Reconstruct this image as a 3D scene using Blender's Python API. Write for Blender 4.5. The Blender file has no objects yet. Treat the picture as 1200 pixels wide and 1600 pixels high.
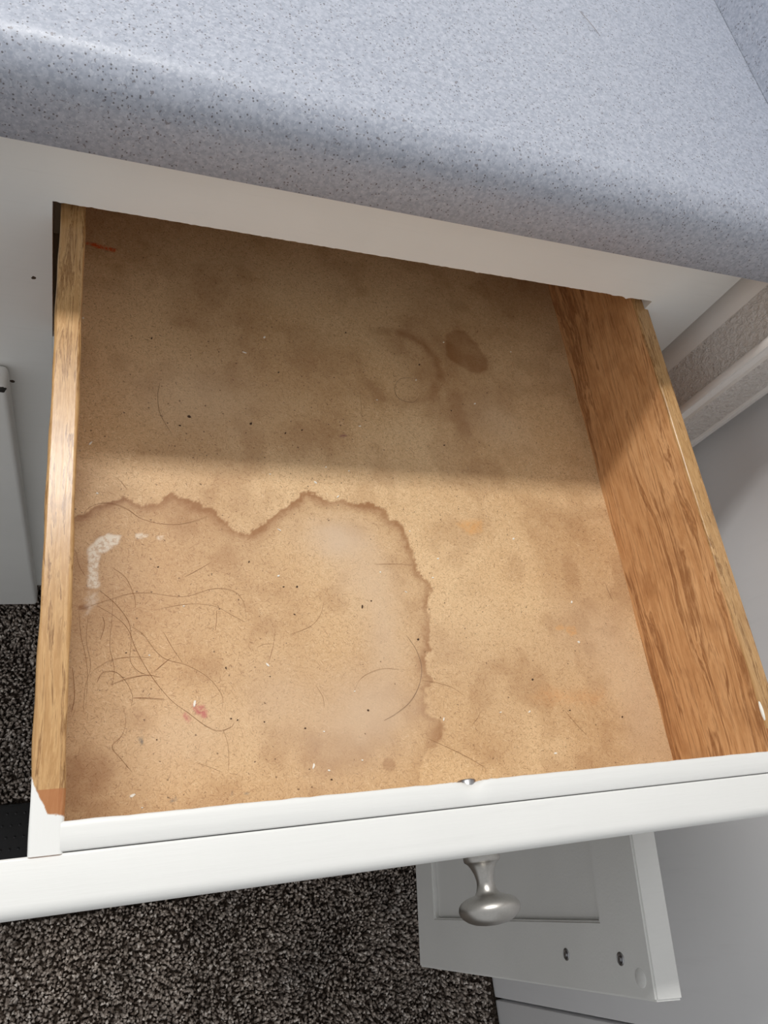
import bpy, bmesh, math, random
import numpy as np
from mathutils import Vector, Matrix

random.seed(7)
RNG = np.random.default_rng(11)
S = bpy.context.scene
COL = S.collection

# ------------------------------------------------------------------ camera
CH = 1.05                                   # the lens hangs 1.05 m over the carpet
CAM = Vector((0.0, 0.0, CH))
RIGHT = Vector((0.92867375, -0.12460631, 0.34933985))
UP = Vector((-0.0365526, 0.90654383, 0.42052609))
FWD = Vector((0.36909209, 0.40330082, -0.83732877))
FPX = 1242.0
cam_data = bpy.data.cameras.new('camera')
cam_data.sensor_fit = 'VERTICAL'
cam_data.sensor_height = 36.0
cam_data.lens = 36.0 * FPX / 1600.0
cam_data.clip_start = 0.01
cam = bpy.data.objects.new('camera', cam_data)
COL.objects.link(cam)
m = Matrix((RIGHT, UP, -FWD)).transposed().to_4x4()
m.translation = CAM
cam.matrix_world = m
S.camera = cam

# ------------------------------------------------------------------ world, lamp, exposure
world = bpy.data.worlds.new('room_light')
S.world = world
world.use_nodes = True
bg = world.node_tree.nodes['Background']
bg.inputs['Color'].default_value = (0.97, 0.985, 1.0, 1)
bg.inputs['Strength'].default_value = 0.54

lamp = bpy.data.lights.new('vanity_lamp_offscreen', 'AREA')
lamp.shape = 'RECTANGLE'
lamp.size = 0.80
lamp.size_y = 0.09
lamp.energy = 13.0
lamp.color = (1.0, 0.985, 0.96)
lamp_o = bpy.data.objects.new('vanity_lamp_offscreen', lamp)
COL.objects.link(lamp_o)
lamp_o.location = (-0.28, 0.80, CH + 0.82)
lamp_o.rotation_euler = (Vector((-0.28, 0.25, CH - 0.45)) - Vector(lamp_o.location)).to_track_quat('-Z', 'Y').to_euler()

S.view_settings.view_transform = 'Standard'
S.view_settings.look = 'None'
S.view_settings.gamma = 1.0
S.view_settings.use_curve_mapping = False
S.view_settings.exposure = 0.08

# ------------------------------------------------------------------ helpers
def ray(px, py):
    return RIGHT * (px - 600) - UP * (py - 800) + FWD * FPX

def on_z(px, py, z):
    """photo pixel -> point of the horizontal plane at height z (world)"""
    d = ray(px, py)
    return CAM + d * ((z - CH) / d.z)

def tag(o, label=None, cat=None, group=None, kind=None):
    if label: o['label'] = label
    if cat: o['category'] = cat
    if group: o['group'] = group
    if kind: o['kind'] = kind
    return o

def empty(name, loc, parent=None):
    o = bpy.data.objects.new(name, None)
    COL.objects.link(o)
    o.location = loc
    o.empty_display_size = 0.02
    if parent:
        o.parent = parent
        o.matrix_parent_inverse = Matrix.Translation(-world_loc(parent))
    return o

def world_loc(o):
    v = Vector((0, 0, 0))
    chain = []
    while o:
        chain.append(o); o = o.parent
    M = Matrix()
    for c in reversed(chain):
        loc = Matrix.LocRotScale(c.location, c.rotation_euler, c.scale)
        M = M @ (c.matrix_parent_inverse if c.parent else Matrix()) @ loc
    return M.translation

def link(name, me, mats, parent=None):
    o = bpy.data.objects.new(name, me)
    COL.objects.link(o)
    for mt in (mats if isinstance(mats, (list, tuple)) else [mats]):
        me.materials.append(mt)
    if parent:
        o.parent = parent
        o.matrix_parent_inverse = Matrix.Translation(-world_loc(parent))
    return o

def finish(bm, name, mats, parent=None, smooth=True, angle=40):
    bmesh.ops.recalc_face_normals(bm, faces=bm.faces[:])
    me = bpy.data.meshes.new(name)
    bm.to_mesh(me); bm.free()
    if smooth:
        me.polygons.foreach_set('use_smooth', [True] * len(me.polygons))
        me.set_sharp_from_angle(angle=math.radians(angle))
    return link(name, me, mats, parent)

def box_bm(x0, x1, y0, y1, z0, z1, bevel=0.0, seg=2):
    bm = bmesh.new()
    bmesh.ops.create_cube(bm, size=1)
    for v in bm.verts:
        v.co = Vector((x0 + (v.co.x + .5) * (x1 - x0), y0 + (v.co.y + .5) * (y1 - y0), z0 + (v.co.z + .5) * (z1 - z0)))
    if bevel:
        bmesh.ops.bevel(bm, geom=bm.edges[:], offset=bevel, segments=seg, affect='EDGES', profile=0.5)
    return bm

def box(name, mat, parent, x0, x1, y0, y1, z0, z1, bevel=0.0012, seg=2):
    """z given relative to the camera height"""
    return finish(box_bm(x0, x1, y0, y1, CH + z0, CH + z1, bevel, seg), name, mat, parent)

def extrude_profile(pts, axis, a, b, mats_idx=None):
    """closed 2-D profile pts swept along axis ('x': pts=(y,z); 'z': pts=(x,y)) from a to b"""
    bm = bmesh.new()
    def mk(p, t): return bm.verts.new((t, p[0], p[1]) if axis == 'x' else (p[0], p[1], t))
    A = [mk(p, a) for p in pts]; B = [mk(p, b) for p in pts]
    n = len(pts)
    for i in range(n):
        f = bm.faces.new((A[i], A[(i + 1) % n], B[(i + 1) % n], B[i]))
        if mats_idx: f.material_index = mats_idx[i]
    bm.faces.new(A); bm.faces.new(B[::-1])
    return bm

def lathe_bm(prof, seg=40, axis=Vector((0, -1, 0)), org=Vector((0, 0, 0))):
    """prof = (distance along axis, radius)"""
    ax = axis.normalized()
    u = ax.orthogonal().normalized(); w = ax.cross(u)
    bm = bmesh.new(); rings = []
    for t, r in prof:
        if r < 1e-6:
            rings.append([bm.verts.new(org + ax * t)])
        else:
            rings.append([bm.verts.new(org + ax * t + (u * math.cos(2 * math.pi * k / seg) + w * math.sin(2 * math.pi * k / seg)) * r) for k in range(seg)])
    for a, b in zip(rings, rings[1:]):
        for k in range(seg):
            k2 = (k + 1) % seg
            if len(a) == 1 and len(b) == 1: continue
            if len(a) == 1: bm.faces.new((a[0], b[k], b[k2]))
            elif len(b) == 1: bm.faces.new((a[k], b[0], a[k2]))
            else: bm.faces.new((a[k], b[k], b[k2], a[k2]))
    return bm

# ------------------------------------------------------------------ materials
def srgb(r, g, b):
    def f(c):
        c /= 255.0
        return c / 12.92 if c <= .04045 else ((c + .055) / 1.055) ** 2.4
    return (f(r), f(g), f(b), 1)

class NT:
    def __init__(self, name, rough=0.5, spec=0.5):
        self.mat = bpy.data.materials.new(name); self.mat.use_nodes = True
        self.t = self.mat.node_tree
        self.b = self.t.nodes['Principled BSDF']
        self.b.inputs['Roughness'].default_value = rough
        self.b.inputs['Specular IOR Level'].default_value = spec
    def n(self, kind, **kw):
        nd = self.t.nodes.new(kind)
        for k, v in kw.items():
            if k in nd.inputs.keys():
                s = nd.inputs[k]
                if isinstance(v, bpy.types.NodeSocket): self.t.links.new(v, s)
                else: s.default_value = v
            else: setattr(nd, k, v)
        return nd
    def pos(self, scale=(1, 1, 1), rot=(0, 0, 0), loc=(0, 0, 0)):
        g = self.n('ShaderNodeNewGeometry')
        mp = self.n('ShaderNodeMapping')
        self.t.links.new(g.outputs['Position'], mp.inputs['Vector'])
        mp.inputs['Scale'].default_value = scale
        mp.inputs['Rotation'].default_value = rot
        mp.inputs['Location'].default_value = loc
        return mp.outputs['Vector']
    def noise(self, vec, scale, detail=3, rough=.55, dist=0.0):
        return self.n('ShaderNodeTexNoise', Vector=vec, Scale=scale, Detail=detail, Roughness=rough, Distortion=dist).outputs['Fac']
    def ramp(self, fac, stops):
        r = self.n('ShaderNodeValToRGB')
        self.t.links.new(fac, r.inputs['Fac'])
        e = r.color_ramp.elements
        while len(e) < len(stops): e.new(0.5)
        for el, (p, c) in zip(e, stops):
            el.position = p; el.color = c if len(c) == 4 else (*c, 1)
        return r.outputs['Color']
    def mix(self, fac, a, b, mode='MIX'):
        mx = self.t.nodes.new('ShaderNodeMix'); mx.data_type = 'RGBA'; mx.blend_type = mode
        for v, s in ((fac, mx.inputs['Factor']), (a, mx.inputs['A']), (b, mx.inputs['B'])):
            s = [q for q in mx.inputs if q.name == s.name and q.enabled][0] if True else s
            if isinstance(v, bpy.types.NodeSocket): self.t.links.new(v, s)
            else: s.default_value = v
        return [o for o in mx.outputs if o.enabled][0]
    def math(self, op, a, b=0.0, clamp=False):
        nd = self.t.nodes.new('ShaderNodeMath'); nd.operation = op; nd.use_clamp = clamp
        for v, s in ((a, nd.inputs[0]), (b, nd.inputs[1])):
            if isinstance(v, bpy.types.NodeSocket): self.t.links.new(v, s)
            else: s.default_value = v
        return nd.outputs[0]
    def step(self, v, lo, hi):
        nd = self.n('ShaderNodeMapRange'); nd.interpolation_type = 'SMOOTHSTEP'
        self.t.links.new(v, nd.inputs['Value'])
        nd.inputs['From Min'].default_value = lo; nd.inputs['From Max'].default_value = hi
        return nd.outputs['Result']
    def attr(self, name):
        return self.n('ShaderNodeAttribute', attribute_name=name)
    def color(self, c):
        if isinstance(c, bpy.types.NodeSocket): self.t.links.new(c, self.b.inputs['Base Color'])
        else: self.b.inputs['Base Color'].default_value = c
    def bump(self, h, strength=.3, dist=.001, prev=None):
        bp = self.n('ShaderNodeBump')
        bp.inputs['Strength'].default_value = strength; bp.inputs['Distance'].default_value = dist
        self.t.links.new(h, bp.inputs['Height'])
        if prev: self.t.links.new(prev, bp.inputs['Normal'])
        self.t.links.new(bp.outputs['Normal'], self.b.inputs['Normal'])
        return bp.outputs['Normal']
    def spots(self, pts):
        """mask of small chips: [(point, radius)]"""
        g = self.n('ShaderNodeNewGeometry').outputs['Position']
        wob = self.noise(self.pos(), 500, 2)
        tot = None
        for p, r in pts:
            d = self.n('ShaderNodeVectorMath', operation='DISTANCE')
            self.t.links.new(g, d.inputs[0]); d.inputs[1].default_value = p
            dd = self.math('ADD', d.outputs['Value'], self.math('MULTIPLY', self.math('SUBTRACT', wob, .5), r * 1.2))
            mk = self.math('LESS_THAN', dd, r)
            tot = mk if tot is None else self.math('MAXIMUM', tot, mk)
        return tot

def paint(name, col, rough=.42, stroke=(6, 160, 160), bump=.25, spots=None, spotcol=(.02, .018, .015, 1), var=.05):
    k = NT(name, rough, .45)
    v = k.pos(stroke)
    st = k.noise(v, 3.0, 4, .6)
    big = k.noise(k.pos(), 9.0, 3)
    c = k.mix(k.step(big, .35, .7), col, tuple(x * (1 - var) for x in col[:3]) + (1,))
    c = k.mix(k.math('MULTIPLY', k.step(st, .55, .8), .25), c, tuple(x * .86 for x in col[:3]) + (1,))
    if spots:
        c = k.mix(k.spots(spots), c, spotcol)
    k.color(c)
    k.bump(st, bump, .0006)
    return k.mat

PW = (.80, .79, .755, 1)

YF = 0.3474                                   # face of the cabinet's frame
M = {}
M['frame'] = paint('cream_cabinet_paint', (.82, .82, .795, 1), .45,
                   spots=[((-.0246, YF, CH - .4155), .0014), ((-.0405, YF, CH - .530), .0017)], spotcol=srgb(70, 55, 40))
M['door'] = paint('white_cabinet_paint', (.82, .82, .795, 1), .4,
                  spots=[((-.0445, .3270, CH - .512), .0032), ((-.0475, .3272, CH - .511), .003)])
M['front'] = paint('white_drawer_paint', (.82, .82, .795, 1), .38, stroke=(5, 70, 70), bump=.25, var=.03)
M['casing'] = paint('casing_paint', (.84, .80, .76, 1), .4, stroke=(60, 60, 4), bump=.3)
M['leaf'] = paint('closet_door_paint', (.86, .86, .87, 1), .45, stroke=(40, 40, 4), bump=.1, var=.02)
M['wall'] = paint('wall_paint', (.72, .71, .69, 1), .6, stroke=(30, 30, 30), bump=.2)

k = NT('textured_casing_paint', .36, .5)
n1 = k.noise(k.pos((1, 1, .8)), 260, 4, .65, .15); n2 = k.noise(k.pos(), 420, 2)
k.color(k.mix(k.step(n1, .4, .75), (.78, .72, .67, 1), (.84, .79, .75, 1)))
k.bump(k.math('ADD', n1, k.math('MULTIPLY', n2, .25)), .9, .0060)
M['casing_rough'] = k.mat

# laminate worktop
k = NT('speckled_laminate', .40, .5)
p = k.pos()
base = k.mix(k.step(k.noise(p, 380, 3), .35, .65), srgb(150, 156, 169), srgb(168, 173, 185))
base = k.mix(k.math('MULTIPLY', k.step(k.noise(p, 640, 2, .5, .4), .575, .63), .5), base, srgb(188, 192, 201))
d1 = k.step(k.noise(k.pos(loc=(3.1, 1, 2)), 560, 2, .6, .5), .635, .68)
base = k.mix(k.math('MULTIPLY', d1, .8), base, srgb(112, 108, 112))
vo = k.n('ShaderNodeTexVoronoi', Vector=k.pos(loc=(.3, .7, .1)), Scale=560.0)
sel = k.math('GREATER_THAN', k.n('ShaderNodeSeparateColor', Color=vo.outputs['Color']).outputs['Red'], .74)
dot = k.math('MULTIPLY', k.math('LESS_THAN', vo.outputs['Distance'], .26), sel)
base = k.mix(k.math('MULTIPLY', dot, .75), base, srgb(70, 62, 62))
k.color(base)
k.bump(k.noise(p, 700, 2), .06, .0005)
M['laminate'] = k.mat

# hardboard drawer bottom
k = NT('stained_hardboard', .5, .35)
p = k.pos()
big = k.noise(p, 14, 4)
fib = k.noise(k.pos((1, 1, 1)), 330, 4, .7, 1.2)
base = k.mix(k.step(big, .32, .7), srgb(228, 194, 150), srgb(216, 178, 132))
base = k.mix(k.math('MULTIPLY', k.step(fib, .42, .72), .4), base, srgb(236, 202, 156))
def fibres(angs, off, lo, hi, ln=240, wd=1500):
    tot = None
    for q, a in enumerate(angs):
        rot = k.n('ShaderNodeVectorRotate', rotation_type='Z_AXIS', Vector=k.pos((1, 1, 0), loc=(off + q, off * 2 + q, 0)), Angle=a)
        mp = k.n('ShaderNodeMapping', Vector=rot.outputs['Vector'], Scale=(ln, wd, 1))
        f_ = k.step(k.noise(mp.outputs['Vector'], 1.0, 1, .5, .35), lo, hi)
        tot = f_ if tot is None else k.math('MAXIMUM', tot, f_)
    return tot
fine = k.noise(k.pos(loc=(5, 5, 0)), 1300, 2, .6)
base = k.mix(k.math('MULTIPLY', k.step(fine, .48, .66), .35), base, srgb(186, 142, 94))
base = k.mix(k.math('MULTIPLY', fibres((.2, .95, 1.8, 2.6), 2.3, .62, .72), .5), base, srgb(150, 106, 66))
base = k.mix(k.math('MULTIPLY', fibres((.6, 1.4, 2.9), 7.1, .64, .73), .5), base, srgb(248, 222, 180))
base = k.mix(k.math('MULTIPLY', fibres((.4, 1.2, 2.2), 11.7, .72, .77, 330, 1100), .7), base, srgb(104, 70, 42))
# loose dark specks, thicker in the back half
vo = k.n('ShaderNodeTexVoronoi', Vector=k.pos((1, 1, 0)), Scale=260.0)
sc = k.n('ShaderNodeSeparateColor', Color=vo.outputs['Color'])
sel = k.math('GREATER_THAN', sc.outputs['Red'], k.math('SUBTRACT', .985, k.math('MULTIPLY', k.attr('grit').outputs['Fac'], .40)))
spk = k.math('MULTIPLY', k.math('LESS_THAN', k.math('ADD', vo.outputs['Distance'], k.math('MULTIPLY', k.noise(p, 900, 2), .5)), .36), sel)
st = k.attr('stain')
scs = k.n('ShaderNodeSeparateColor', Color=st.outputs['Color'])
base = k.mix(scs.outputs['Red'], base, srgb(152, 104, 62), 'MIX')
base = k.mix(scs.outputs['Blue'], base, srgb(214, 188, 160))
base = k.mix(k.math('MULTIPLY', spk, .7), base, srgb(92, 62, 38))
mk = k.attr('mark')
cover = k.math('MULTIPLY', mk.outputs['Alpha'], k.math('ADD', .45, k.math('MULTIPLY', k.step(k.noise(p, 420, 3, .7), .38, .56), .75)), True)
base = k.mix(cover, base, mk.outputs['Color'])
k.color(base)
k.bump(fib, .12, .0006)
M['hardboard'] = k.mat

def wood(name, light, mid, dark, rough, axis_scale, band=.35, paintmask=False, pore=.7):
    k = NT(name, rough, .4)
    warp = k.noise(k.pos((18, 3.0, 18)), 1.0, 3)
    vv = k.pos(axis_scale)
    addv = k.n('ShaderNodeVectorMath', operation='ADD')
    k.t.links.new(vv, addv.inputs[0])
    sc = k.n('ShaderNodeVectorMath', operation='SCALE'); sc.inputs['Scale'].default_value = 1.6
    cmb = k.n('ShaderNodeCombineXYZ', X=warp, Y=warp, Z=warp)
    k.t.links.new(cmb.outputs[0], sc.inputs[0]); k.t.links.new(sc.outputs[0], addv.inputs[1])
    rings = k.noise(addv.outputs[0], 2.2, 5, .68, .5)
    c = k.ramp(rings, [(.28, light), (.44, mid), (.52, light), (.58, dark), (.64, mid), (.76, light)])
    pores = k.noise(k.pos((900, 32, 900)), 1.0, 2, .5)
    c = k.mix(k.math('MULTIPLY', k.step(pores, .52, .68), pore), c, dark)
    grain = k.noise(k.pos((500, 120, 500)), 1.0, 3, .7)
    c = k.mix(k.math('MULTIPLY', k.step(grain, .45, .7), .4), c, light)
    blot = k.noise(k.pos(), 38, 3)
    c = k.mix(k.math('MULTIPLY', k.step(blot, .52, .75), band), c, dark)
    if paintmask:
        a = k.attr('paint').outputs['Fac']
        c = k.mix(a, c, (.82, .82, .795, 1))
        red = k.attr('bare').outputs['Fac']
        c = k.mix(k.math('MULTIPLY', red, k.math('SUBTRACT', 1.0, a)), c, srgb(170, 108, 66))
    k.color(c)
    k.bump(pores, .18, .0004)
    return k.mat
M['veneer'] = wood('brown_drawer_side_wood', srgb(220, 170, 120), srgb(198, 145, 96), srgb(152, 102, 62), .42, (34, 3.2, 34))
M['edge'] = wood('pale_drawer_edge_wood', srgb(200, 160, 110), srgb(178, 136, 88), srgb(134, 96, 58), .24, (150, 12, 150), .45, True, .32)

k = NT('brushed_nickel', .36, .5)
k.b.inputs['Metallic'].default_value = 1.0
k.color(k.mix(k.noise(k.pos(), 900, 2), (.42, .405, .38, 1), (.52, .50, .47, 1)))
M['nickel'] = k.mat
k = NT('screw_steel', .32); k.b.inputs['Metallic'].default_value = 1.0; k.color((.42, .42, .43, 1)); M['steel'] = k.mat
k = NT('wood_interior_board', .7); k.color(k.mix(k.noise(k.pos(), 40), (.42, .30, .19, 1), (.50, .36, .24, 1))); M['inside'] = k.mat
k = NT('black_rubber', .45); k.color(k.mix(k.noise(k.pos(), 200), (.006, .006, .007, 1), (.012, .012, .013, 1))); M['rubber'] = k.mat

k = NT('carpet_tufts', .95, .1)
k.color(k.mix(1.0, k.attr('yarn').outputs['Color'], k.ramp(k.noise(k.pos(), 12, 2), [(.3, (.8, .8, .8)), (.7, (1.1, 1.08, 1.05))]), 'MULTIPLY'))
M['tuft'] = k.mat
k = NT('carpet_backing', .95, .1)
k.color(k.ramp(k.noise(k.pos(), 320, 3, .7), [(.32, srgb(42, 35, 30)), (.5, srgb(86, 74, 65)), (.68, srgb(132, 118, 106))]))
k.bump(k.noise(k.pos(), 320, 3, .7), .9, .006)
M['carpet'] = k.mat
k = NT('hair_brown', .45); k.color(srgb(138, 92, 54)); M['hair'] = k.mat
k = NT('hair_dark', .45); k.color(srgb(84, 52, 30)); M['hair_dark'] = k.mat
k = NT('paint_flake_white', .6); k.color(k.mix(k.noise(k.pos(), 800), srgb(238, 232, 216), srgb(250, 247, 240))); M['flake'] = k.mat
k = NT('grit_dark', .7); k.color(k.mix(k.noise(k.pos(), 800), srgb(52, 35, 22), srgb(88, 60, 38))); M['grit'] = k.mat

# ------------------------------------------------------------------ setting
fl = finish(box_bm(-1.6, 1.0, -1.6, .95, -.03, 0.0), 'floor', M['carpet'], smooth=False)
tag(fl, 'dark brown carpeted floor beneath the cabinet', kind='structure')

def carpet_pile():
    sp = .0034
    xs = np.arange(-.62, .515, sp); ys = np.arange(-.62, .41, sp)
    gx, gy = np.meshgrid(xs, ys)
    n = gx.size
    cx = gx.ravel() + RNG.uniform(-.6, .6, n) * sp; cy = gy.ravel() + RNG.uniform(-.6, .6, n) * sp
    # keep the black mat clear
    keep = ~((cx > -.36) & (cx < .16) & (cy > -.006) & (cy < .118))
    cx = cx[keep]; cy = cy[keep]; n = cx.size
    hgt = RNG.uniform(.008, .0115, n); lean = RNG.uniform(0, .0065, n); az = RNG.uniform(0, 2 * math.pi, n)
    # neighbouring tufts lean together a little
    az = az * .6 + 3 * (np.sin(cx * 41 + 1) + np.cos(cy * 37)) * .6
    rad = RNG.uniform(.0016, .0027, n)
    tw = RNG.uniform(0, 2 * math.pi, n)
    V = np.zeros((n, 7, 3), np.float32)
    for ring, (zf, rf, lf) in enumerate(((0, .8, 0), (.75, 1.0, .6))):
        for j in range(3):
            a = tw + j * 2.0944 + ring * .7
            V[:, ring * 3 + j, 0] = cx + np.cos(a) * rad * rf + np.cos(az) * lean * lf
            V[:, ring * 3 + j, 1] = cy + np.sin(a) * rad * rf + np.sin(az) * lean * lf
            V[:, ring * 3 + j, 2] = zf * hgt - (0.0005 if ring == 0 else 0)
    V[:, 6, 0] = cx + np.cos(az) * lean; V[:, 6, 1] = cy + np.sin(az) * lean; V[:, 6, 2] = hgt
    tri = []
    for j in range(3):
        j2 = (j + 1) % 3
        tri += [(j, j2, 3 + j2), (j, 3 + j2, 3 + j), (3 + j, 3 + j2, 6)]
    tri = np.array(tri, np.int32)
    F = (tri[None] + (np.arange(n) * 7)[:, None, None]).reshape(-1, 3)
    me = bpy.data.meshes.new('carpet_pile')
    me.vertices.add(n * 7); me.vertices.foreach_set('co', V.ravel())
    me.loops.add(F.size); me.loops.foreach_set('vertex_index', F.ravel())
    me.polygons.add(len(F)); me.polygons.foreach_set('loop_start', np.arange(0, F.size, 3, dtype=np.int32))
    me.polygons.foreach_set('use_smooth', np.ones(len(F), bool))
    pal = np.array([srgb(138, 127, 119)[:3], srgb(170, 159, 150)[:3], srgb(196, 185, 176)[:3], srgb(224, 215, 207)[:3], srgb(106, 95, 87)[:3]])
    ix = RNG.choice(5, n, p=[.26, .32, .22, .10, .10])
    c = np.ones((n, 7, 4), np.float32); c[:, :, :3] = (pal[ix] * RNG.uniform(.85, 1.12, (n, 1)))[:, None, :]
    at = me.color_attributes.new('yarn', 'FLOAT_COLOR', 'POINT'); at.data.foreach_set('color', c.ravel())
    me.update()
    tag(link('carpet_pile', me, M['tuft']), 'flecked brown and taupe carpet pile on the floor', 'carpet', kind='stuff')
carpet_pile()

XW = .4425
tag(finish(box_bm(-1.6, XW + .1, .91, .95, 0, 2.4), 'wall_back', M['wall'], smooth=False), 'pale wall behind the vanity counter', kind='structure')
tag(finish(box_bm(XW + .005, XW + .1, .3505, .91, 0, 2.4), 'wall_right', M['wall'], smooth=False), 'pale side wall against the vanity counter', kind='structure')

# door casing, swept upright: (x, y, rough face starting here?)
prof = [(.4400, .3600), (.4391, .3575), (.4466, .3575), (.4468, .3500), (.4472, .3470), (.4474, .3355), (.4480, .3345),
        (.4480, .3005), (.4462, .2998), (.4444, .2982), (.4438, .2962), (.4442, .2942), (.4456, .2928),
        (.4480, .2936), (.4500, .2962), (.4590, .2964),
        (.4600, .2944), (.4640, .2944), (.4720, .2956), (.4800, .2964), (.4900, .2972), (.4955, .2975), (.4970, .2962),
        (.5030, .2966), (.5060, .2985), (.5060, .3300), (.4800, .3505)]
mi = [0] * len(prof)
mi[6] = 1
for i in (16, 17, 18, 19, 20): mi[i] = 1
cas = finish(extrude_profile(prof, 'z', 0.0, 2.06, mi), 'trim_1', [M['casing'], M['casing_rough']], angle=35)
tag(cas, 'thickly painted moulded door casing beside the cabinet', kind='structure')

def leaf(name, y0, y1, label):
    o = finish(box_bm(.521, .551, y0, y1, .004, 2.03, .0015), name, M['leaf'])
    tag(o, label, kind='structure')
leaf('door_1', -.1675, .3125, 'smooth grey white closet door leaf next to the casing')
leaf('door_2', -.6500, -.1705, 'second smooth closet door leaf past the seam')
tag(finish(box_bm(.575, .60, -1.6, .36, 0, 2.4), 'wall_side', M['wall'], smooth=False), 'pale closet wall behind the closet doors', kind='structure')

# ------------------------------------------------------------------ countertop
ct = empty('countertop', (-.28, .60, CH - .292))
tag(ct, 'blue grey speckled laminate countertop with rolled front edge', 'countertop')
y0, zt, zb, r = .3215, CH - .2465, CH - .2925, .021
pts = [(.905, zt), (.905, zb), (y0 + .0015, zb), (y0, zb + .0015)]
for i in range(13):
    a = math.pi - i / 12 * math.pi / 2
    pts.append((y0 + r + r * math.cos(a), zt - r + r * math.sin(a)))
finish(extrude_profile(pts, 'x', -1.0, XW), 'worktop', M['laminate'], ct, angle=50)
bm = bmesh.new()
q = [(.4408, .346), (.4040, .905), (XW, .905), (XW, .346)]
A = [bm.verts.new((x, y, zt - .0005)) for x, y in q]; B = [bm.verts.new((x, y, zt + .10)) for x, y in q]
for i in range(4): bm.faces.new((A[i], A[(i + 1) % 4], B[(i + 1) % 4], B[i]))
bm.faces.new(A); bm.faces.new(B)
bmesh.ops.bevel(bm, geom=bm.edges[:], offset=.0008, segments=2, affect='EDGES')
finish(bm, 'side_splash', M['laminate'], ct)
box('back_splash', M['laminate'], ct, -1.0, .404, .888, .908, -.247, -.147, .002)

# ------------------------------------------------------------------ vanity cabinet
cab = empty('vanity_cabinet', (-.24, .62, 0))
tag(cab, 'white painted vanity cabinet with an opened empty wooden drawer', 'cabinet')
OX0, OX1, OZ1, OZ0 = -.0140, .3885, -.3520, -.4720

def top_rail():
    bm = bmesh.new()
    xs = np.linspace(OX0, OX1, 203)
    rows = []
    rr = np.random.default_rng(3)
    for x in xs:
        j = 0.0
        if OX0 + .001 < x < OX1 - .001:
            j = rr.normal(0, .00012)
            j -= .0016 * math.exp(-((x - .3665) / .0022) ** 2) + .0010 * math.exp(-((x - .3555) / .0016) ** 2) + .0007 * math.exp(-((x - .245) / .002) ** 2)
        zb_ = CH + OZ1 + j; ch_ = .0008
        rows.append([bm.verts.new(c) for c in ((x, YF + .02, zb_), (x, YF + .0008, zb_), (x, YF, zb_ + ch_), (x, YF, CH - .2920), (x, YF + .02, CH - .2920))])
    for a, b in zip(rows, rows[1:]):
        for i in range(5): bm.faces.new((a[i], b[i], b[(i + 1) % 5], a[(i + 1) % 5]))
    bm.faces.new(rows[0]); bm.faces.new(rows[-1])
    return finish(bm, 'top_rail', M['frame'], cab, angle=30)
top_rail()
box('top_rail', M['frame'], cab, -.90, -.075, YF, YF + .02, OZ1, -.2920, .0)
box('stile', M['frame'], cab, -.075, OX0, YF, YF + .02, -.955, -.2920, .0)
box('stile', M['frame'], cab, OX1, .439, YF, YF + .02, -.955, -.2920, .0)
box('stile', M['frame'], cab, -.95, -.90, YF, YF + .02, -.955, -.2920, .0)
box('middle_rail', M['frame'], cab, OX0, OX1, YF, YF + .02, OZ0 - .035, OZ0, .0006)
box('bottom_rail', M['frame'], cab, -.90, OX1, YF + .0004, YF + .02, -.955, -.905, .0006)
box('side_panel', M['inside'], cab, .424, .439, YF + .02, .90, -1.05, -.293, .0005)
box('side_panel', M['frame'], cab, -.95, -.935, YF + .02, .90, -1.05, -.293, .0005)
box('partition', M['inside'], cab, -.060, -.045, YF + .02, .88, -.95, -.293, .0005)
box('back_panel', M['inside'], cab, -.935, .424, .88, .89, -.95, -.293, .0)
box('bottom_shelf', M['inside'], cab, -.935, .424, YF + .02, .88, -.965, -.950, .0)
box('toe_kick', M['inside'], cab, -.935, .424, .425, .44, -1.05, -.962, .0)

# closed door of the next bay (hangs a little out of plumb)
bm = box_bm(-.50, -.0420, .3274, YF - .0004, CH - .967, CH - .5085, .004, 3)
bmesh.ops.rotate(bm, verts=bm.verts, cent=Vector((-.042, .337, CH - .5085)), matrix=Matrix.Rotation(math.radians(-1.55), 3, 'Y'))
ld = finish(bm, 'cabinet_door', M['door'], cab)
ld['label'] = 'closed white cabinet door with a chipped top corner'
bm = box_bm(-.44, -.100, .3258, .330, CH - .90, CH - .57, .0015, 2)
bmesh.ops.rotate(bm, verts=bm.verts, cent=Vector((-.042, .337, CH - .5085)), matrix=Matrix.Rotation(math.radians(-1.55), 3, 'Y'))
finish(bm, 'door_panel', M['door'], ld)

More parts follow.
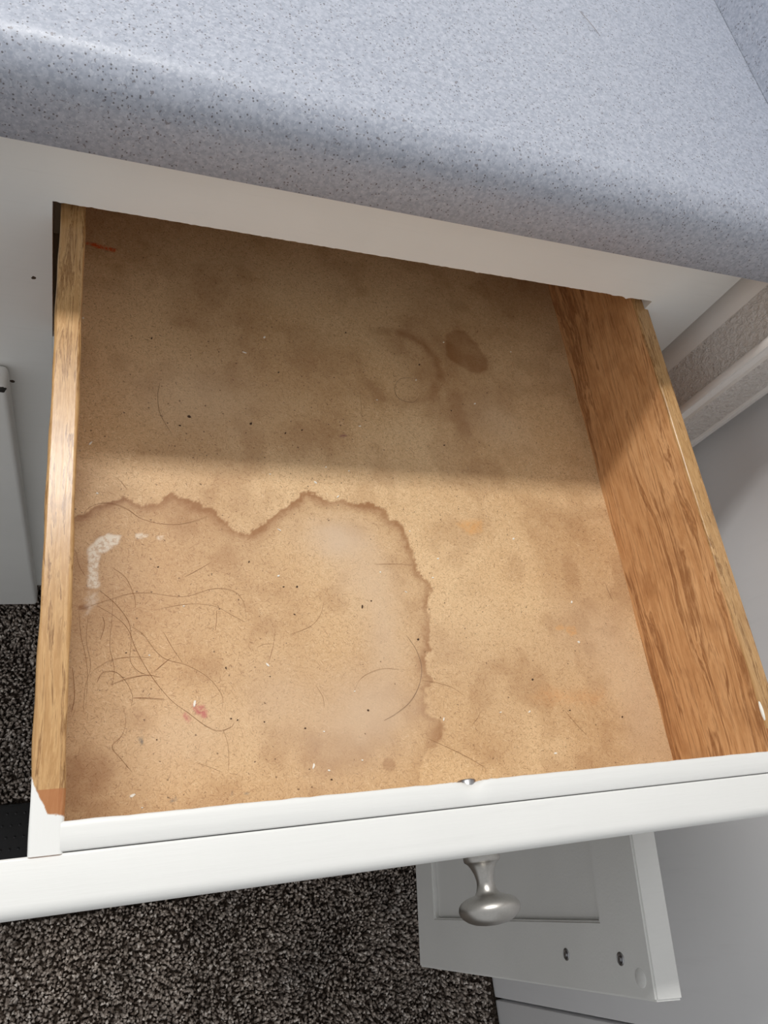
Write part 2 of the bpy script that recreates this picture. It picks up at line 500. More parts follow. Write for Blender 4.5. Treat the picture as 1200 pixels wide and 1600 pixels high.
# open door under the drawer: local u runs from hinge to free edge, w into the thickness
HX, HY = .4156, .3455
du = Vector((-.0992, -.9951, 0)).normalized(); dw = Vector((-du.y, du.x, 0))
if dw.x < 0: dw = -dw
def dpt(u, w, z): return Vector((HX, HY, CH + z)) + du * u + dw * w
def door_box(u0, u1, w0, w1, z0, z1, bev):
    bm = bmesh.new(); bmesh.ops.create_cube(bm, size=1)
    for v in bm.verts:
        u = u0 + (v.co.x + .5) * (u1 - u0); w = w0 + (v.co.y + .5) * (w1 - w0); z = z0 + (v.co.z + .5) * (z1 - z0)
        v.co = dpt(u, w, z)
    if bev: bmesh.ops.bevel(bm, geom=bm.edges[:], offset=bev, segments=2, affect='EDGES')
    return bm
DW, DZ1, DZ0, DT = .4515, -.510, -.912, .0215
def ring_door():
    """door leaf with a sunk field on its inner face"""
    bm = bmesh.new()
    u = [0, .052, DW - .047, DW]; z = [DZ0, DZ0 + .046, DZ1 - .054, DZ1]
    g = [[bm.verts.new(dpt(a, 0, b)) for b in z] for a in u]
    for i in range(3):
        for j in range(3):
            if i == 1 and j == 1: continue
            bm.faces.new((g[i][j], g[i + 1][j], g[i + 1][j + 1], g[i][j + 1]))
    s = [[bm.verts.new(dpt(a, .0075, b)) for b in (z[1] + .001, z[2] - .001)] for a in (u[1] + .001, u[2] - .001)]
    inner = [g[1][1], g[2][1], g[2][2], g[1][2]]; low = [s[0][0], s[1][0], s[1][1], s[0][1]]
    for i in range(4): bm.faces.new((inner[i], inner[(i + 1) % 4], low[(i + 1) % 4], low[i]))
    back = [bm.verts.new(dpt(a, DT, b)) for a, b in ((0, z[0]), (DW, z[0]), (DW, z[3]), (0, z[3]))]
    bm.faces.new(back); bm.faces.new(low)
    def side(vs, b0, b1): bm.faces.new(vs + [b1, b0])
    side([g[i][0] for i in range(4)], back[0], back[1])
    side([g[3][j] for j in range(4)], back[1], back[2])
    side([g[i][3] for i in (3, 2, 1, 0)], back[2], back[3])
    side([g[0][j] for j in (3, 2, 1, 0)], back[3], back[0])
    bmesh.ops.recalc_face_normals(bm, faces=bm.faces[:])
    ed = [e for e in bm.edges if len(e.link_faces) == 2 and e.calc_face_angle(0) > .9]
    bmesh.ops.bevel(bm, geom=ed, offset=.0014, segments=2, affect='EDGES')
    return finish(bm, 'cabinet_door', M['door'], cab)
od = ring_door()
od['label'] = 'open white cabinet door with a sunk panel and two handle screws'
finish(door_box(.0545, DW - .0495, .0045, .0090, DZ0 + .0485, DZ1 - .0565, .0005), 'door_panel', M['door'], od)
for zz in (-.614, -.5435):
    c = dpt(DW - .0235, .0002, zz)
    prof_s = [(-.002, 0.0), (-.002, .0044), (.0004, .0044), (.0009, .0036), (.0004, .0026), (.0003, .0018), (.0016, .0015), (.0016, 0)]
    finish(lathe_bm(prof_s, 20, -dw, c), 'screw', M['steel'], od)
finish(lathe_bm([(-.001, 0), (-.001, .0060), (.0003, .0060), (.0007, .0054), (.0007, 0)], 24, -dw, dpt(DW - .0130, .0002, -.5235)), 'bumper', M['door'], od)
for zz in (-.57, -.85):                      # hinge knuckles on the right stile
    finish(lathe_bm([(-.025, 0), (-.025, .004), (.025, .004), (.025, 0)], 14, Vector((0, 0, 1)), Vector((HX + .011, HY - .004, CH + zz))), 'hinge', M['steel'], od)

# ------------------------------------------------------------------ drawer
ZT, ZF, ZB = -.360, -.446, -.463
dr = empty('drawer', (.19, .20, CH + ZB), cab)
dr['label'] = 'pulled out wooden drawer with a stained bottom and white front'
LX0, LX1, RX0, RX1 = -.0100, .0030, .3805, .3925
Y0, Y1, Y2, YB = -.0015, .0206, .0319, .4950

def vnoise(x, y, s, seed):
    rr = np.random.default_rng(seed); T = rr.random((64, 64))
    u = x * s; v = y * s
    iu = np.floor(u).astype(int); iv = np.floor(v).astype(int); fu = u - iu; fv = v - iv
    fu = fu * fu * (3 - 2 * fu); fv = fv * fv * (3 - 2 * fv)
    g = lambda a, b: T[a % 64, b % 64]
    return (g(iu, iv) * (1 - fu) + g(iu + 1, iv) * fu) * (1 - fv) + (g(iu, iv + 1) * (1 - fu) + g(iu + 1, iv + 1) * fu) * fv
def fbm(x, y, s, seed):
    return .55 * vnoise(x, y, s, seed) + .3 * vnoise(x, y, s * 2.1, seed + 1) + .15 * vnoise(x, y, s * 4.3, seed + 2)

def side(name, x0, x1, inner_x):
    """drawer side: fine top edge so that paint and wear can sit on it"""
    NX = 40; xs = np.linspace(x0, x1, NX + 1); ys = np.concatenate([np.linspace(Y1 - .0008, .060, 160), np.linspace(.065, YB, 60)])
    bm = bmesh.new()
    wob = lambda y: .00025 * math.sin(y * 60 + x0 * 9) + .0002 * math.sin(y * 173)
    def ztop(x):
        e = min(x - x0, x1 - x); r = .0016
        return 0 if e >= r else -(r - math.sqrt(max(0, r * r - (r - e) ** 2)))
    T = [[bm.verts.new((x + (wob(y) if (i in (0, NX)) else 0), y, CH + ZT + ztop(x))) for i, x in enumerate(xs)] for y in ys]
    for j in range(len(ys) - 1):
        for i in range(NX):
            bm.faces.new((T[j][i], T[j][i + 1], T[j + 1][i + 1], T[j + 1][i])).material_index = 0
    L = [bm.verts.new((x0 + wob(y), y, CH + ZB)) for y in ys]; Rr = [bm.verts.new((x1, y, CH + ZB)) for y in ys]
    for j in range(len(ys) - 1):
        bm.faces.new((T[j][0], T[j + 1][0], L[j + 1], L[j])).material_index = 1
        bm.faces.new((T[j][NX], Rr[j], Rr[j + 1], T[j + 1][NX])).material_index = 1
        bm.faces.new((L[j], L[j + 1], Rr[j + 1], Rr[j])).material_index = 1
    bm.faces.new(T[0] + [Rr[0], L[0]]).material_index = 1
    bm.faces.new(T[-1] + [Rr[-1], L[-1]]).material_index = 1
    o = finish(bm, name, [M['edge'], M['veneer']], dr, angle=50)
    me = o.data
    pa = me.attributes.new('paint', 'FLOAT', 'POINT'); ba = me.attributes.new('bare', 'FLOAT', 'POINT')
    n = len(me.vertices); co = np.empty(n * 3); me.vertices.foreach_get('co', co); co = co.reshape(-1, 3)
    t = (co[:, 0] - x0) / (x1 - x0)
    if inner_x == x0: t = 1 - t              # t runs from the outer face inwards
    lim = np.interp(t, [0, .12, .25, .42, .52, .6, 1], [.0505, .0460, .0425, .0385, .0350, .0350, .0345])
    lim = lim + (fbm(co[:, 0] + 1, co[:, 1] + 1, 420, 5) - .5) * .0016
    p = np.clip((lim - co[:, 1]) / .0006, 0, 1); p[co[:, 2] < CH + ZT - .004] *= (co[co[:, 2] < CH + ZT - .004][:, 1] < .03)
    pa.data.foreach_set('value', p.astype(np.float32))
    b = ((co[:, 1] < .0445) & (co[:, 2] > CH + ZT - .003)).astype(np.float32) * .8
    ba.data.foreach_set('value', b)
    return o
side('drawer_side', LX0, LX1, LX1)
side('drawer_side', RX0, RX1, RX0)

def P(px, py):
    v = on_z(px, py, CH + ZF); return (v.x, v.y)
def PL(*pp): return np.array([P(*q) for q in pp])
def crop(ox, oy, s, pts): return [(ox + a / s, oy + b / s) for a, b in pts]

def bottom():
    st = .0011
    xs = np.arange(LX1 - .002, RX0 + .0025, st); ys = np.arange(Y2 - .003, YB, st)
    gx, gy = np.meshgrid(xs, ys)
    nx, ny = len(xs), len(ys)
    X = gx.ravel(); Y = gy.ravel(); n = X.size
    wx = X + (fbm(X + 1, Y + 1, 130, 1) - .5) * .008; wy = Y + (fbm(X + 1, Y + 1, 130, 8) - .5) * .008
    def poly_sd(poly, x, y):
        """signed distance, positive inside"""
        d = np.full(x.size, 1e9); ins = np.zeros(x.size, bool); m_ = len(poly)
        for i in range(m_):
            a = poly[i]; b = poly[(i + 1) % m_]
            e = b - a; t = np.clip(((x - a[0]) * e[0] + (y - a[1]) * e[1]) / (e @ e + 1e-12), 0, 1)
            d = np.minimum(d, np.hypot(x - a[0] - t * e[0], y - a[1] - t * e[1]))
            c = ((a[1] > y) != (b[1] > y)) & (x < (b[0] - a[0]) * (y - a[1]) / (b[1] - a[1] + 1e-12) + a[0])
            ins ^= c
        return np.where(ins, d, -d)
    def line_d(pl, x, y):
        d = np.full(x.size, 1e9)
        for a, b in zip(pl, pl[1:]):
            e = b - a; t = np.clip(((x - a[0]) * e[0] + (y - a[1]) * e[1]) / (e @ e + 1e-12), 0, 1)
            d = np.minimum(d, np.hypot(x - a[0] - t * e[0], y - a[1] - t * e[1]))
        return d
    sm = lambda v, a, b: (lambda t: t * t * (3 - 2 * t))(np.clip((v - a) / (b - a), 0, 1))
    stain = np.zeros(n); haze = np.zeros(n); grit = np.zeros(n)
    mark = np.zeros((n, 4))
    # tide mark: from the left side over two lobes, then down the middle to the front
    tide = [(60, 815), (128, 803), (150, 788), (190, 776), (225, 789), (245, 784), (265, 770), (288, 778), (320, 790), (333, 796), (348, 812), (366, 830), (390, 832)]
    tide += crop(400, 740, 3.2, [(60, 235), (90, 215), (140, 165), (190, 140), (215, 95), (260, 85), (310, 105), (350, 135), (430, 133), (520, 140), (600, 158), (640, 172), (660, 225), (735, 250), (755, 310), (790, 400), (795, 460), (830, 510), (868, 550), (870, 600), (858, 640), (872, 740), (868, 820), (880, 880), (838, 930), (850, 985), (885, 1030), (878, 1060), (850, 1080), (858, 1200), (930, 1240), (945, 1310), (900, 1365), (850, 1400), (820, 1510)])
    tide += [(640, 1300), (60, 1340)]
    fx = (fbm(X + 5, Y + 2, 480, 60) - .5) * .0045; fy = (fbm(X + 5, Y + 2, 480, 66) - .5) * .0045
    sd = poly_sd(PL(*tide), wx * .35 + X * .65 + fx, wy * .35 + Y * .65 + fy)
    fadeF = sm(Y, .04, .12) * .75 + .25
    edge = np.where(sd > 0, 1 / (1 + (np.maximum(sd, 0) / .0040) ** 2.2), 0) * sm(sd, -.0002, .0009)
    edge *= (.55 + .8 * (fbm(X + 2, Y + 1, 60, 20) - .3))
    stain += 1.0 * edge * fadeF * 1.0 + .14 * sm(sd, 0, .002)
    # second, fainter stains
    def blob(pts, s, soft=.0015, ring=.0, w=1.0):
        d = poly_sd(PL(*pts), wx * w + X * (1 - w), wy * w + Y * (1 - w))
        return s * sm(d, -soft * .3, soft) + ring * np.where(d > 0, np.exp(-d / .004), 0) * sm(d, -.0003, .001)
    stain += blob(crop(480, 440, 3, [(645, 300), (655, 245), (690, 225), (740, 230), (770, 265), (800, 290), (850, 370), (850, 412), (800, 437), (740, 412), (690, 380), (650, 345)]), .30, .003, .22, .4)
    ringd = line_d(PL(*crop(480, 440, 3, [(300, 225), (430, 235), (540, 290), (600, 360), (622, 430), (610, 490), (560, 545), (430, 575), (330, 530), (255, 440), (232, 340)])), wx, wy)
    stain += .26 * np.exp(-(ringd / .0045) ** 2)
    ringd = line_d(PL(*crop(480, 440, 3, [(430, 235), (540, 290), (600, 360), (620, 440)])), X, Y)
    stain += .22 * np.exp(-(ringd / .003) ** 2)
    stain += blob(crop(480, 440, 3, [(640, 500), (780, 470), (1060, 470), (1060, 540), (1000, 560), (880, 610), (800, 690), (780, 740), (690, 740), (660, 640)]), .20, .010)
    stain += blob(crop(480, 440, 3, [(700, 880), (800, 810), (900, 800), (920, 900), (780, 940)]), .16, .006)
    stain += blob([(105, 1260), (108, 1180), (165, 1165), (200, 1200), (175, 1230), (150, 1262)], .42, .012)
    stain += blob([(460, 1185), (480, 1130), (560, 1140), (600, 1200), (520, 1225), (470, 1215)], .22, .010)
    stain += blob([(660, 1140), (690, 1125), (700, 1165), (668, 1190)], .30, .006)
    stain += blob([(850, 1110), (930, 1060), (1010, 1130), (1040, 1180), (900, 1190)], .20, .020)
    ci = P(608, 1195); d = np.hypot(X - ci[0], Y - ci[1]) - .0042; stain += .45 * sm(-d, -.0002, .0006)
    ci = P(131, 949); d = np.hypot((X - ci[0]) / 1.9, Y - ci[1]) - .0017; stain += .8 * sm(-d, -.0003, .0006)
    stain += .24 * sm(fbm(X + 3, Y + 4, 11, 40), .45, .72) + .22 * sm(fbm(X + 3, Y + 4, 45, 44), .5, .75)
    # pale grey haze: rubbed-in smears, and a paler patch at the right front
    for (px, py, rx, ry, s) in ((530, 842, .022, .014, .75), (570, 900, .020, .020, .35), (600, 985, .014, .030, .45), (590, 1110, .030, .026, .55), (520, 1150, .03, .03, .3),
                                (1000, 1100, .022, .05, .40), (700, 1000, .03, .03, .12), (300, 620, .05, .03, .3), (930, 1000, .03, .03, .25), (290, 1150, .03, .02, .3), (430, 1090, .02, .02, .3), (780, 660, .03, .02, .2)):
        c_ = P(px, py)
        haze += s * np.exp(-((wx - c_[0]) / rx) ** 2 - ((wy - c_[1]) / ry) ** 2)
    # grit
    for (px, py, r_, s) in ((380, 650, .06, 1.0), (520, 690, .05, .8), (300, 600, .04, .7), (480, 500, .1, .5), (850, 1090, .035, .7), (420, 1180, .07, .5), (300, 920, .1, .3), (780, 880, .05, .45)):
        c_ = P(px, py)
        grit += s * np.exp(-((X - c_[0]) ** 2 + (Y - c_[1]) ** 2) / r_ ** 2)
    grit = np.clip(grit, 0, 1) + .08
    # coloured marks
    def put(mask, col, a):
        mm = np.clip(mask, 0, 1) * a
        na = mm + mark[:, 3] * (1 - mm); w_ = np.where(na > 1e-6, mm / np.maximum(na, 1e-6), 0)
        mark[:, :3] = mark[:, :3] * (1 - w_[:, None]) + np.array(col[:3]) * w_[:, None]; mark[:, 3] = na
    chalk = srgb(240, 230, 212)
    put(blob([(134, 866), (140, 852), (152, 841), (170, 834), (188, 835), (188, 850), (178, 858), (160, 866), (154, 880), (153, 900), (155, 914), (150, 921), (134, 917), (136, 890)], 1, .0016, 0, .5), chalk, .80)
    put(blob([(133, 922), (153, 922), (150, 940), (140, 962), (131, 962)], 1, .003, 0, .6), chalk, .42)
    put(blob([(211, 834), (222, 832), (234, 836), (232, 840), (220, 843), (212, 840)], 1, .0012, 0, .3), chalk, .75)
    put(blob([(246, 838), (256, 836), (261, 840), (252, 845), (246, 843)], 1, .0012, 0, .3), chalk, .6)
    pink = srgb(186, 70, 88)
    put(blob([(300, 1100), (308, 1094), (320, 1104), (325, 1118), (316, 1124), (305, 1112)], 1, .0015, 0, .8), pink, .55)
    put(blob([(284, 1116), (292, 1110), (297, 1122), (290, 1130), (283, 1124)], 1, .0015, 0, .8), pink, .5)
    put(blob([(528, 680), (540, 677), (543, 682), (532, 685)], 1, .0015, 0, .5), srgb(120, 40, 70), .6)
    blue = srgb(78, 92, 98)
    for q in ([(216, 1150), (226, 1146), (225, 1160), (219, 1166)], [(219, 1138), (224, 1136), (223, 1144)], [(266, 1249), (277, 1244), (278, 1251), (268, 1254)], [(380, 1240), (390, 1237), (390, 1242), (383, 1244)], [(357, 1242), (362, 1236), (361, 1245)]):
        put(blob(q, 1, .0012, 0, .5), blue, .65)
    put(blob([(133, 377), (150, 380), (182, 388), (180, 395), (155, 389), (133, 383)], 1, .0012, 0, .3), srgb(214, 84, 22), .8)
    org = srgb(228, 164, 92)
    put(blob([(712, 818), (735, 808), (758, 815), (756, 832), (735, 838), (722, 828)], 1, .004, 0, .6), org, .45)
    for q in ([(866, 982), (878, 974), (884, 984), (872, 988)], [(884, 978), (898, 976), (903, 990), (892, 996), (884, 988)]):
        put(blob(q, 1, .0015, 0, .3), org, .38)
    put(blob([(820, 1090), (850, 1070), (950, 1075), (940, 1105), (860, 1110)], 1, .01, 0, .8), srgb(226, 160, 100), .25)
    # mesh
    V = np.zeros((n, 3), np.float32); V[:, 0] = X; V[:, 1] = Y; V[:, 2] = CH + ZF
    idx = np.arange(n).reshape(ny, nx)
    F = np.stack([idx[:-1, :-1], idx[:-1, 1:], idx[1:, 1:], idx[1:, :-1]], -1).reshape(-1, 4).astype(np.int32)
    # underside and rim so the board has its 4 mm
    lowc = [(xs[0], ys[0]), (xs[-1], ys[0]), (xs[-1], ys[-1]), (xs[0], ys[-1])]
    V = np.vstack([V, [(a, b, CH + ZF - .004) for a, b in lowc]]).astype(np.float32)
    polys = [(n + 3, n + 2, n + 1, n), tuple([n, n + 1] + list(idx[0, ::-1])), tuple([n + 1, n + 2] + list(idx[::-1, -1])),
             tuple([n + 2, n + 3] + list(idx[-1, :])), tuple([n + 3, n] + list(idx[:, 0]))]
    loops = np.concatenate([F.ravel()] + [np.array(p_, np.int32) for p_ in polys])
    starts = np.concatenate([np.arange(0, F.size, 4), F.size + np.cumsum([0] + [len(p_) for p_ in polys[:-1]])]).astype(np.int32)
    me = bpy.data.meshes.new('drawer_bottom')
    me.vertices.add(len(V)); me.vertices.foreach_set('co', V.ravel())
    me.loops.add(len(loops)); me.loops.foreach_set('vertex_index', loops.astype(np.int32))
    me.polygons.add(len(starts)); me.polygons.foreach_set('loop_start', starts)
    me.update(calc_edges=True)
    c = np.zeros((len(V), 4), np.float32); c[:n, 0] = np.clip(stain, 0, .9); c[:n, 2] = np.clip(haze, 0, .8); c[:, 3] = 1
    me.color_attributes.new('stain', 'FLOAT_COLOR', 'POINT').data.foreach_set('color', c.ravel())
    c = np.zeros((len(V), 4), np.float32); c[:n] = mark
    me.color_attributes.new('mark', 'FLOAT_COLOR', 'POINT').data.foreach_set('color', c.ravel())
    g = np.zeros(len(V), np.float32); g[:n] = grit
    me.attributes.new('grit', 'FLOAT', 'POINT').data.foreach_set('value', g)
    o = link('drawer_bottom', me, M['hardboard'], dr)
    o['label'] = 'tan hardboard drawer bottom with brown tide marks'
bottom()
box('drawer_back', M['veneer'], dr, LX1, RX0, YB - .012, YB, ZB, ZT - .012, .0008)

# inner front board, with the scooped notch over the screw
def inner_front():
    xs = np.unique(np.concatenate([np.linspace(LX1 - .0012, RX0 + .0005, 60), np.linspace(.1705, .2005, 61)]))
    bm = bmesh.new(); rows = []
    rr = np.random.default_rng(4)
    for x in xs:
        g = math.exp(-((x - .1858) / .0052) ** 2)
        w = rr.normal(0, .00010)
        prof_ = [(Y1, ZB), (Y1, ZT - .0005), (Y1 + .0006, ZT), (Y2 - .0050, ZT - .0003 * g), (Y2 - .0026, ZT - .0014 * g), (Y2 - .0006 - .0008 * g, ZT - .0001 - .0030 * g), (Y2 + w - .0008 * g, ZT - .0007 - .0034 * g), (Y2, ZB)]
        rows.append([bm.verts.new((x, a, CH + b)) for a, b in prof_])
    n = len(rows[0])
    for a, b in zip(rows, rows[1:]):
        for i in range(n): bm.faces.new((a[i], b[i], b[(i + 1) % n], a[(i + 1) % n]))
    bm.faces.new(rows[0]); bm.faces.new(rows[-1])
    return finish(bm, 'inner_front', M['front'], dr, angle=60)
inner_front()

def front_panel():
    pr = [(Y1 - .0003, -.475), (Y1 - .0003, ZT - .0016)]
    for i in range(5):
        a = i / 4 * math.pi / 2; pr.append((Y1 - .0003 - .0012 + .0012 * math.cos(a), ZT - .0018 + .0012 * math.sin(a)))
    r_ = .0052
    for i in range(9):
        a = math.pi / 2 + i / 8 * math.pi / 2; pr.append((Y0 + r_ + r_ * math.cos(a), ZT - .0006 - r_ + r_ * math.sin(a)))
    pr += [(Y0, -.470), (Y0 + .004, -.475)]
    bm = extrude_profile([(a, CH + b) for a, b in pr], 'x', -.0290, .4110)
    return finish(bm, 'drawer_front', M['front'], dr, angle=60)
front_panel()

finish(lathe_bm([(-.004, 0), (-.004, .0046), (.0008, .0046), (.0014, .0042), (.0017, .0030), (.0014, .0018), (.0010, 0)], 24, Vector((0, 1, 0)), Vector((.1858, Y2 - .0003, CH - .3672))), 'screw', M['steel'], dr)

# dried drip of white paint on the inner edge of one side
pa_ = on_z(1191, 1094, CH + ZT); pb_ = on_z(1199, 1126, CH + ZT)
bm = bmesh.new()
bmesh.ops.create_icosphere(bm, subdivisions=2, radius=1)
for v in bm.verts:
    t = (v.co.y + 1) / 2
    v.co = Vector((RX0 + .0004 + v.co.x * .0009, pa_.y + (pb_.y - pa_.y) * t, CH + ZT - .0008 + v.co.z * .0011))
finish(bm, 'paint_drip', M['flake'], dr)['label'] = 'white dried paint drip'

# knob: flange, waist, mushroom head
kp = [(-.002, 0), (-.002, .0090), (.0010, .0092), (.0024, .0090), (.0030, .0082), (.0036, .0074), (.0050, .0064), (.0080, .0050), (.0110, .0043), (.0135, .0044), (.0160, .0052), (.0174, .0062),
      (.0177, .0072), (.0180, .0086), (.0188, .0110), (.0202, .0134), (.0218, .0147), (.0236, .0152), (.0254, .0148), (.0272, .0136), (.0290, .0112), (.0303, .0080), (.0310, .0040), (.0312, 0)]
finish(lathe_bm(kp, 48, Vector((0, -1, 0)), Vector((.1975, Y0, CH - .3870))), 'knob', M['nickel'], dr, angle=50)['label'] = 'brushed nickel mushroom knob'

# ------------------------------------------------------------------ black mat on the carpet
mat_o = empty('floor_mat', (-.10, .055, 0))
tag(mat_o, 'black dimpled rubber mat lying on the carpet', 'mat')
finish(box_bm(-.355, .155, -.004, .116, .0, .014, .004, 2), 'mat_body', M['rubber'], mat_o)
bm = bmesh.new()
for i in range(-3, 12):
    for j in range(9):
        cx_, cy_ = -.042 + (i - 8) * .009 + (j % 2) * .0045, .005 + j * .0125
        if cx_ < -.345: continue
        vs = bmesh.ops.create_icosphere(bm, subdivisions=1, radius=.0018, matrix=Matrix.Translation((cx_, cy_, .0138)))
finish(bm, 'dimples', M['rubber'], mat_o)['kind'] = 'stuff'

# ------------------------------------------------------------------ hairs and crumbs lying in the drawer
def smooth_curve(pts, n=8):
    out = []
    for i in range(len(pts) - 1):
        p0 = pts[max(i - 1, 0)]; p1 = pts[i]; p2 = pts[i + 1]; p3 = pts[min(i + 2, len(pts) - 1)]
        for k_ in range(n):
            t = k_ / n
            out.append(.5 * ((2 * p1) + (p2 - p0) * t + (2 * p0 - 5 * p1 + 4 * p2 - p3) * t * t + (3 * p1 - p0 - 3 * p2 + p3) * t ** 3))
    out.append(pts[-1]); return out

def hair(pts, label, group, z=CH + ZF, rad=.00020, mat='hair', cat='hair'):
    P3 = [on_z(a, b, z) for a, b in pts]
    ph = random.random() * 6
    for i, v in enumerate(P3): v.z = z + rad * .8 + .0006 * max(0, math.sin(i * 1.3 + ph))
    c = smooth_curve(P3)
    o0 = c[0].copy(); bm = bmesh.new(); rings = []
    for i, v in enumerate(c):
        t = (c[min(i + 1, len(c) - 1)] - c[max(i - 1, 0)]).normalized()
        s = t.cross(Vector((0, 0, 1))).normalized(); u = s.cross(t)
        r_ = rad * (1 - .5 * abs(2 * i / (len(c) - 1) - 1) ** 3)
        rings.append([bm.verts.new(v - o0 + (s * math.cos(a) + u * math.sin(a)) * r_) for a in (0, 2.094, 4.189)])
    for a, b in zip(rings, rings[1:]):
        for k_ in range(3): bm.faces.new((a[k_], b[k_], b[(k_ + 1) % 3], a[(k_ + 1) % 3]))
    bm.faces.new(rings[0]); bm.faces.new(rings[-1])
    o = finish(bm, 'hair_strand', M[mat]); o.location = o0
    tag(o, label, cat, group); return o

A_ = lambda p_: crop(100, 700, 3, p_)
B_ = lambda p_: crop(80, 900, 3, p_)
C_ = lambda p_: crop(400, 740, 3.2, p_)
D_ = lambda p_: crop(480, 440, 3, p_)
E_ = lambda p_: crop(100, 300, 3, p_)
F_ = lambda p_: crop(640, 760, 2.857, p_)
G1 = 'loose hairs on the drawer bottom'
tangle = [
    B_([(230, 70), (300, 130), (360, 210), (375, 290), (370, 390), (400, 440), (460, 470)]),
    B_([(215, 140), (300, 190), (360, 250), (400, 350), (470, 470), (560, 580), (640, 640), (720, 700), (780, 725), (840, 710), (860, 685)]),
    B_([(130, 160), (200, 135), (280, 110), (360, 85), (460, 80), (620, 97), (760, 60), (850, 70), (900, 120), (915, 200)]),
    B_([(505, 155), (640, 132), (760, 140), (850, 185), (910, 218)]),
    B_([(130, 170), (140, 280), (160, 370), (170, 460), (165, 570)]),
    B_([(380, 240), (430, 275), (520, 380), (640, 420), (740, 480), (800, 560), (800, 620)]),
    B_([(530, 270), (570, 340), (615, 405)]),
    B_([(195, 445), (280, 395), (380, 380), (480, 385)]),
    B_([(215, 500), (240, 455), (300, 450), (350, 495), (380, 560), (375, 610)]),
    B_([(280, 510), (360, 480), (450, 465), (510, 475)]),
    B_([(335, 610), (350, 680), (330, 750), (285, 800), (330, 860), (380, 920)]),
    B_([(385, 572), (440, 572), (530, 578)]),
    B_([(775, 165), (775, 210), (768, 255)]),
    A_([(225, 560), (290, 610), (330, 700), (335, 750)]),
    A_([(55, 480), (70, 550), (100, 600)]),
    B_([(175, 180), (165, 300), (185, 420), (160, 520), (150, 640)]),
    B_([(290, 60), (285, 200), (275, 330), (295, 430), (285, 520)]),
    B_([(480, 450), (540, 400), (560, 385)]),
    B_([(100, 430), (110, 560), (95, 640)]),
    B_([(230, 300), (250, 230), (240, 190)]),
]
for h_ in tangle:
    hair(h_, 'thin brown hair in the tangle near the white smear', 'tangled hairs by the white smear', mat='hair', rad=random.choice((.00009, .00011, .00014)))
for h_ in [
    B_([(805, 720), (830, 800), (832, 920)]), B_([(680, 875), (740, 895), (800, 920)]),
    B_([(965, 335), (1000, 320), (1045, 318)]), B_([(1050, 260), (1040, 330), (1020, 400)]),
    A_([(95, 325), (105, 290), (160, 262), (230, 262), (300, 290), (360, 330), (450, 355), (540, 358), (620, 340), (670, 320)]),
    A_([(565, 605), (640, 565), (690, 535)]),
    C_([(490, 1090), (520, 1030), (570, 995), (640, 975), (720, 980)]), C_([(830, 1035), (900, 1045), (980, 1070), (1040, 1110)]),
    C_([(300, 1060), (335, 1120), (340, 1170)]), C_([(860, 1325), (960, 1370), (1060, 1420), (1150, 1475)]),
    C_([(340, 640), (320, 710), (270, 765), (170, 805)]),
    D_([(245, 510), (252, 580), (258, 650)]),
    F_([(870, 430), (890, 480), (910, 515)]), F_([(690, 1000), (740, 1060), (790, 1110)]), C_([(1085, 1250), (1110, 1220), (1120, 1195)]),
    A_([(240, 135), (270, 160), (295, 195)]), C_([(590, 455), (700, 452), (770, 458)]),
]:
    hair(h_, 'single thin brown hair lying apart on the drawer bottom', G1, rad=random.choice((.00008, .00010)))
hair(C_([(750, 810), (800, 880), (828, 970), (815, 1060), (770, 1140), (700, 1200), (640, 1235)]), 'wide curved hair crossing the edge of the central brown stain', None, rad=.00011, mat='hair_dark')
hair(D_([(510, 455), (440, 455), (410, 500), (430, 550), (490, 568), (520, 545)]), 'small looped hair inside the faint ring stain', None, rad=.00010, mat='hair_dark')
hair(E_([(450, 895), (440, 950), (450, 1040), (505, 1135)]), 'short bowed dark hair lying in the shaded back of the drawer', None, rad=.00010, mat='hair_dark')
hair([(905, 18), (920, 36), (938, 57)], 'short straight hair lying on the countertop', None, z=zt, rad=.00014, mat='hair_dark')

def crumb(name, px, py, ln, wd, ang, mat, label, group, cat, thick=.0006):
    c = on_z(px, py, CH + ZF)
    bm = bmesh.new(); k_ = 7; top = []; bot = []
    for i in range(k_):
        a = 2 * math.pi * i / k_; rr = random.uniform(.7, 1.15)
        x = math.cos(a) * ln / 2 * rr; y = math.sin(a) * wd / 2 * rr
        x, y = x * math.cos(ang) - y * math.sin(ang), x * math.sin(ang) + y * math.cos(ang)
        bot.append(bm.verts.new((x, y, 0))); top.append(bm.verts.new((x * .8, y * .8, thick * random.uniform(.6, 1.2))))
    for i in range(k_): bm.faces.new((bot[i], bot[(i + 1) % k_], top[(i + 1) % k_], top[i]))
    bm.faces.new(top); bm.faces.new(bot)
    o = finish(bm, name, M[mat], smooth=False); o.location = (c.x, c.y, CH + ZF - .00002)
    tag(o, label, cat, group)

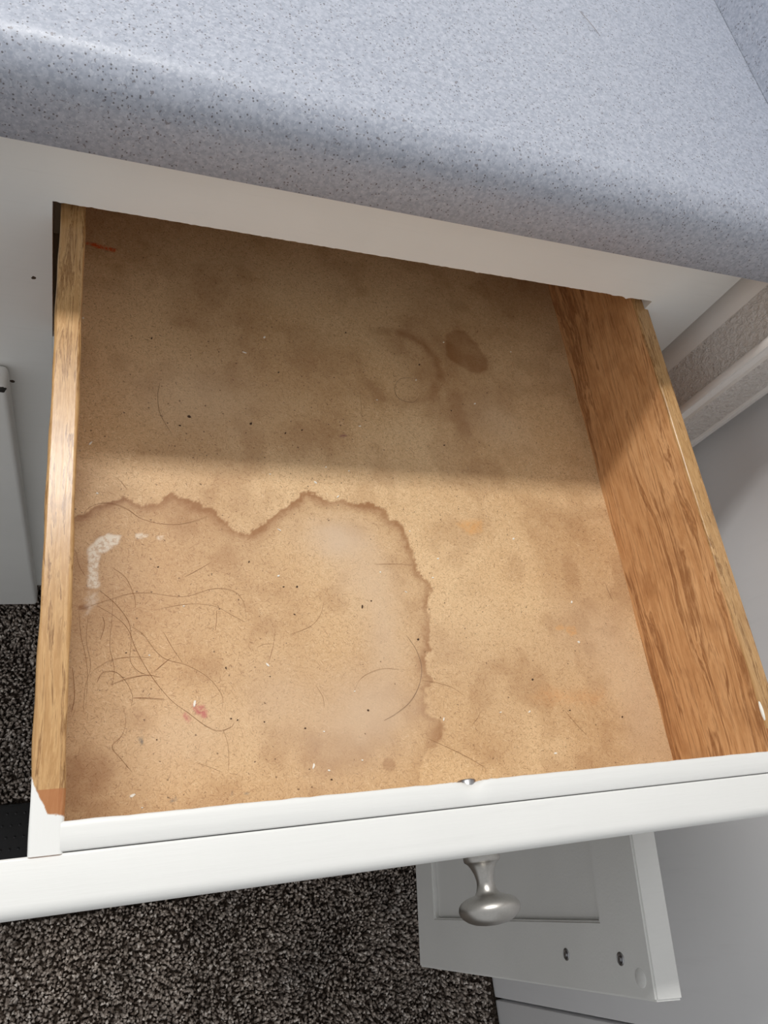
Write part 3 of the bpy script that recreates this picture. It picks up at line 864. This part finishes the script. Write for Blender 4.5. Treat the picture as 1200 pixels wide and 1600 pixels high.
flakes = [(413, 527, 2.4, 1.3, .9), (382, 551, 3.4, 1.0, -.2), (141, 693, 4.0, 1.3, .9), (152, 771, 1.6, 1.2, 0), (493, 754, 3.0, 1.5, -.8), (436, 828, 3.4, .8, -.5), (435, 900, 2.0, 1.5, .5),
          (418, 1039, 3.4, 1.4, -.8), (207, 1243, 3.4, 1.8, .2), (490, 1197, 3.6, 1.6, 1.1), (514, 1204, 1.8, 1.3, 0), (904, 1003, 2.2, 1.5, -.6), (893, 941, 2.6, 1.2, 1.3),
          (868, 1177, 2.4, 1.6, .1), (676, 903, 1.7, 1.3, 0), (693, 1124, 2.6, .9, 1.2), (594, 894, 1.6, 1.3, 0), (528, 776, 2.8, .9, .8), (650, 594, 1.8, 1.2, 1.2), (742, 631, 1.6, 1.2, .4),
          (589, 625, 1.8, .8, 0), (562, 666, 2.4, .7, .1), (693, 535, 1.4, 1.1, 0), (287, 947, 1.3, 1.0, 0), (233, 1024, 1.4, 1.0, 0), (222, 1262, 1.3, .9, 0), (782, 1113, 2.2, .7, .4), (827, 1112, 2.4, .8, .6),
          (640, 830, 1.4, .8, 0), (554, 1080, 1.4, .9, .3), (566, 1188, 1.4, 1.0, 0), (509, 730, 1.6, .8, .4), (422, 741, 1.3, .9, 0), (802, 842, 2.2, 1.6, .7), (684, 873, 2.0, 1.4, .2), (506, 1143, 1.6, .9, 0), (634, 925, 2.4, .7, -.5), (545, 736, 1.2, 1, 0), (798, 550, 1.6, .7, 0), (130, 497, 1.2, 1, 0)]
for (px, py, l, w, a) in flakes:
    crumb('paint_flake', px, py, l * .001, w * .001, a, 'flake', 'tiny white paint flake on the drawer bottom', 'white paint flakes in the drawer', 'paint flake')
crumb('paint_flake', 304, 1099, .0042, .0016, 1.45, 'flake', 'white paint flake lying on the pink smudge', None, 'paint flake')
specks = [(580, 939, 1.4, 1.2, 0), (295, 651, 3.6, 2.2, -.3), (281, 665, 2.2, 1.2, 0), (392, 662, 3.4, 2.2, .7), (694, 696, 2.0, 1.6, .4), (518, 1218, 1.8, 1.4, 0), (413, 1128, 1.3, 1.2, 0), (832, 1062, 2.2, 1.6, .6),
          (361, 1123, 1.5, 1.2, 0), (371, 1125, 1.5, 1.1, .5), (575, 1110, 2.0, 1.5, 0), (443, 917, 1.8, 1.0, .4), (464, 917, 2.4, 1.8, 1.2), (353, 1044, 2.0, 1.3, -1.2), (197, 1020, 1.2, 1.2, 0), (245, 1156, 1.2, 1, 0), (422, 1057, 1.2, 1.0, 0), (655, 570, 2.4, 1.6, .4), (477, 1138, 1.6, 1.2, .2), (460, 960, 2.2, .8, -.6), (890, 1110, 2.0, .9, 0), (972, 1120, 1.9, 1.4, 1), (653, 999, 2.6, 1.8, .4), (389, 878, 2.0, 1.1, 1.2), (540, 520, 1.8, 1.3, 1), (705, 642, 1.6, .8, -.9), (247, 886, 1.6, 1.1, .3), (446, 677, 2.0, 1.2, 1), (472, 672, 1.8, 1.2, .6), (435, 582, 2.0, 1.2, .4), (237, 529, 2.0, 1.2, 1.2)]
for (px, py, l, w, a) in specks:
    crumb('dirt_speck', px, py, l * .0008, w * .0008, a, 'grit', 'tiny dark crumb on the drawer bottom', 'dark crumbs in the drawer', 'dirt speck')
crumb('dirt_speck', 566, 948, .0034, .0010, 1.35, 'grit', 'black elongated crumb at the middle of the large brown stain', None, 'dirt speck', .0009)
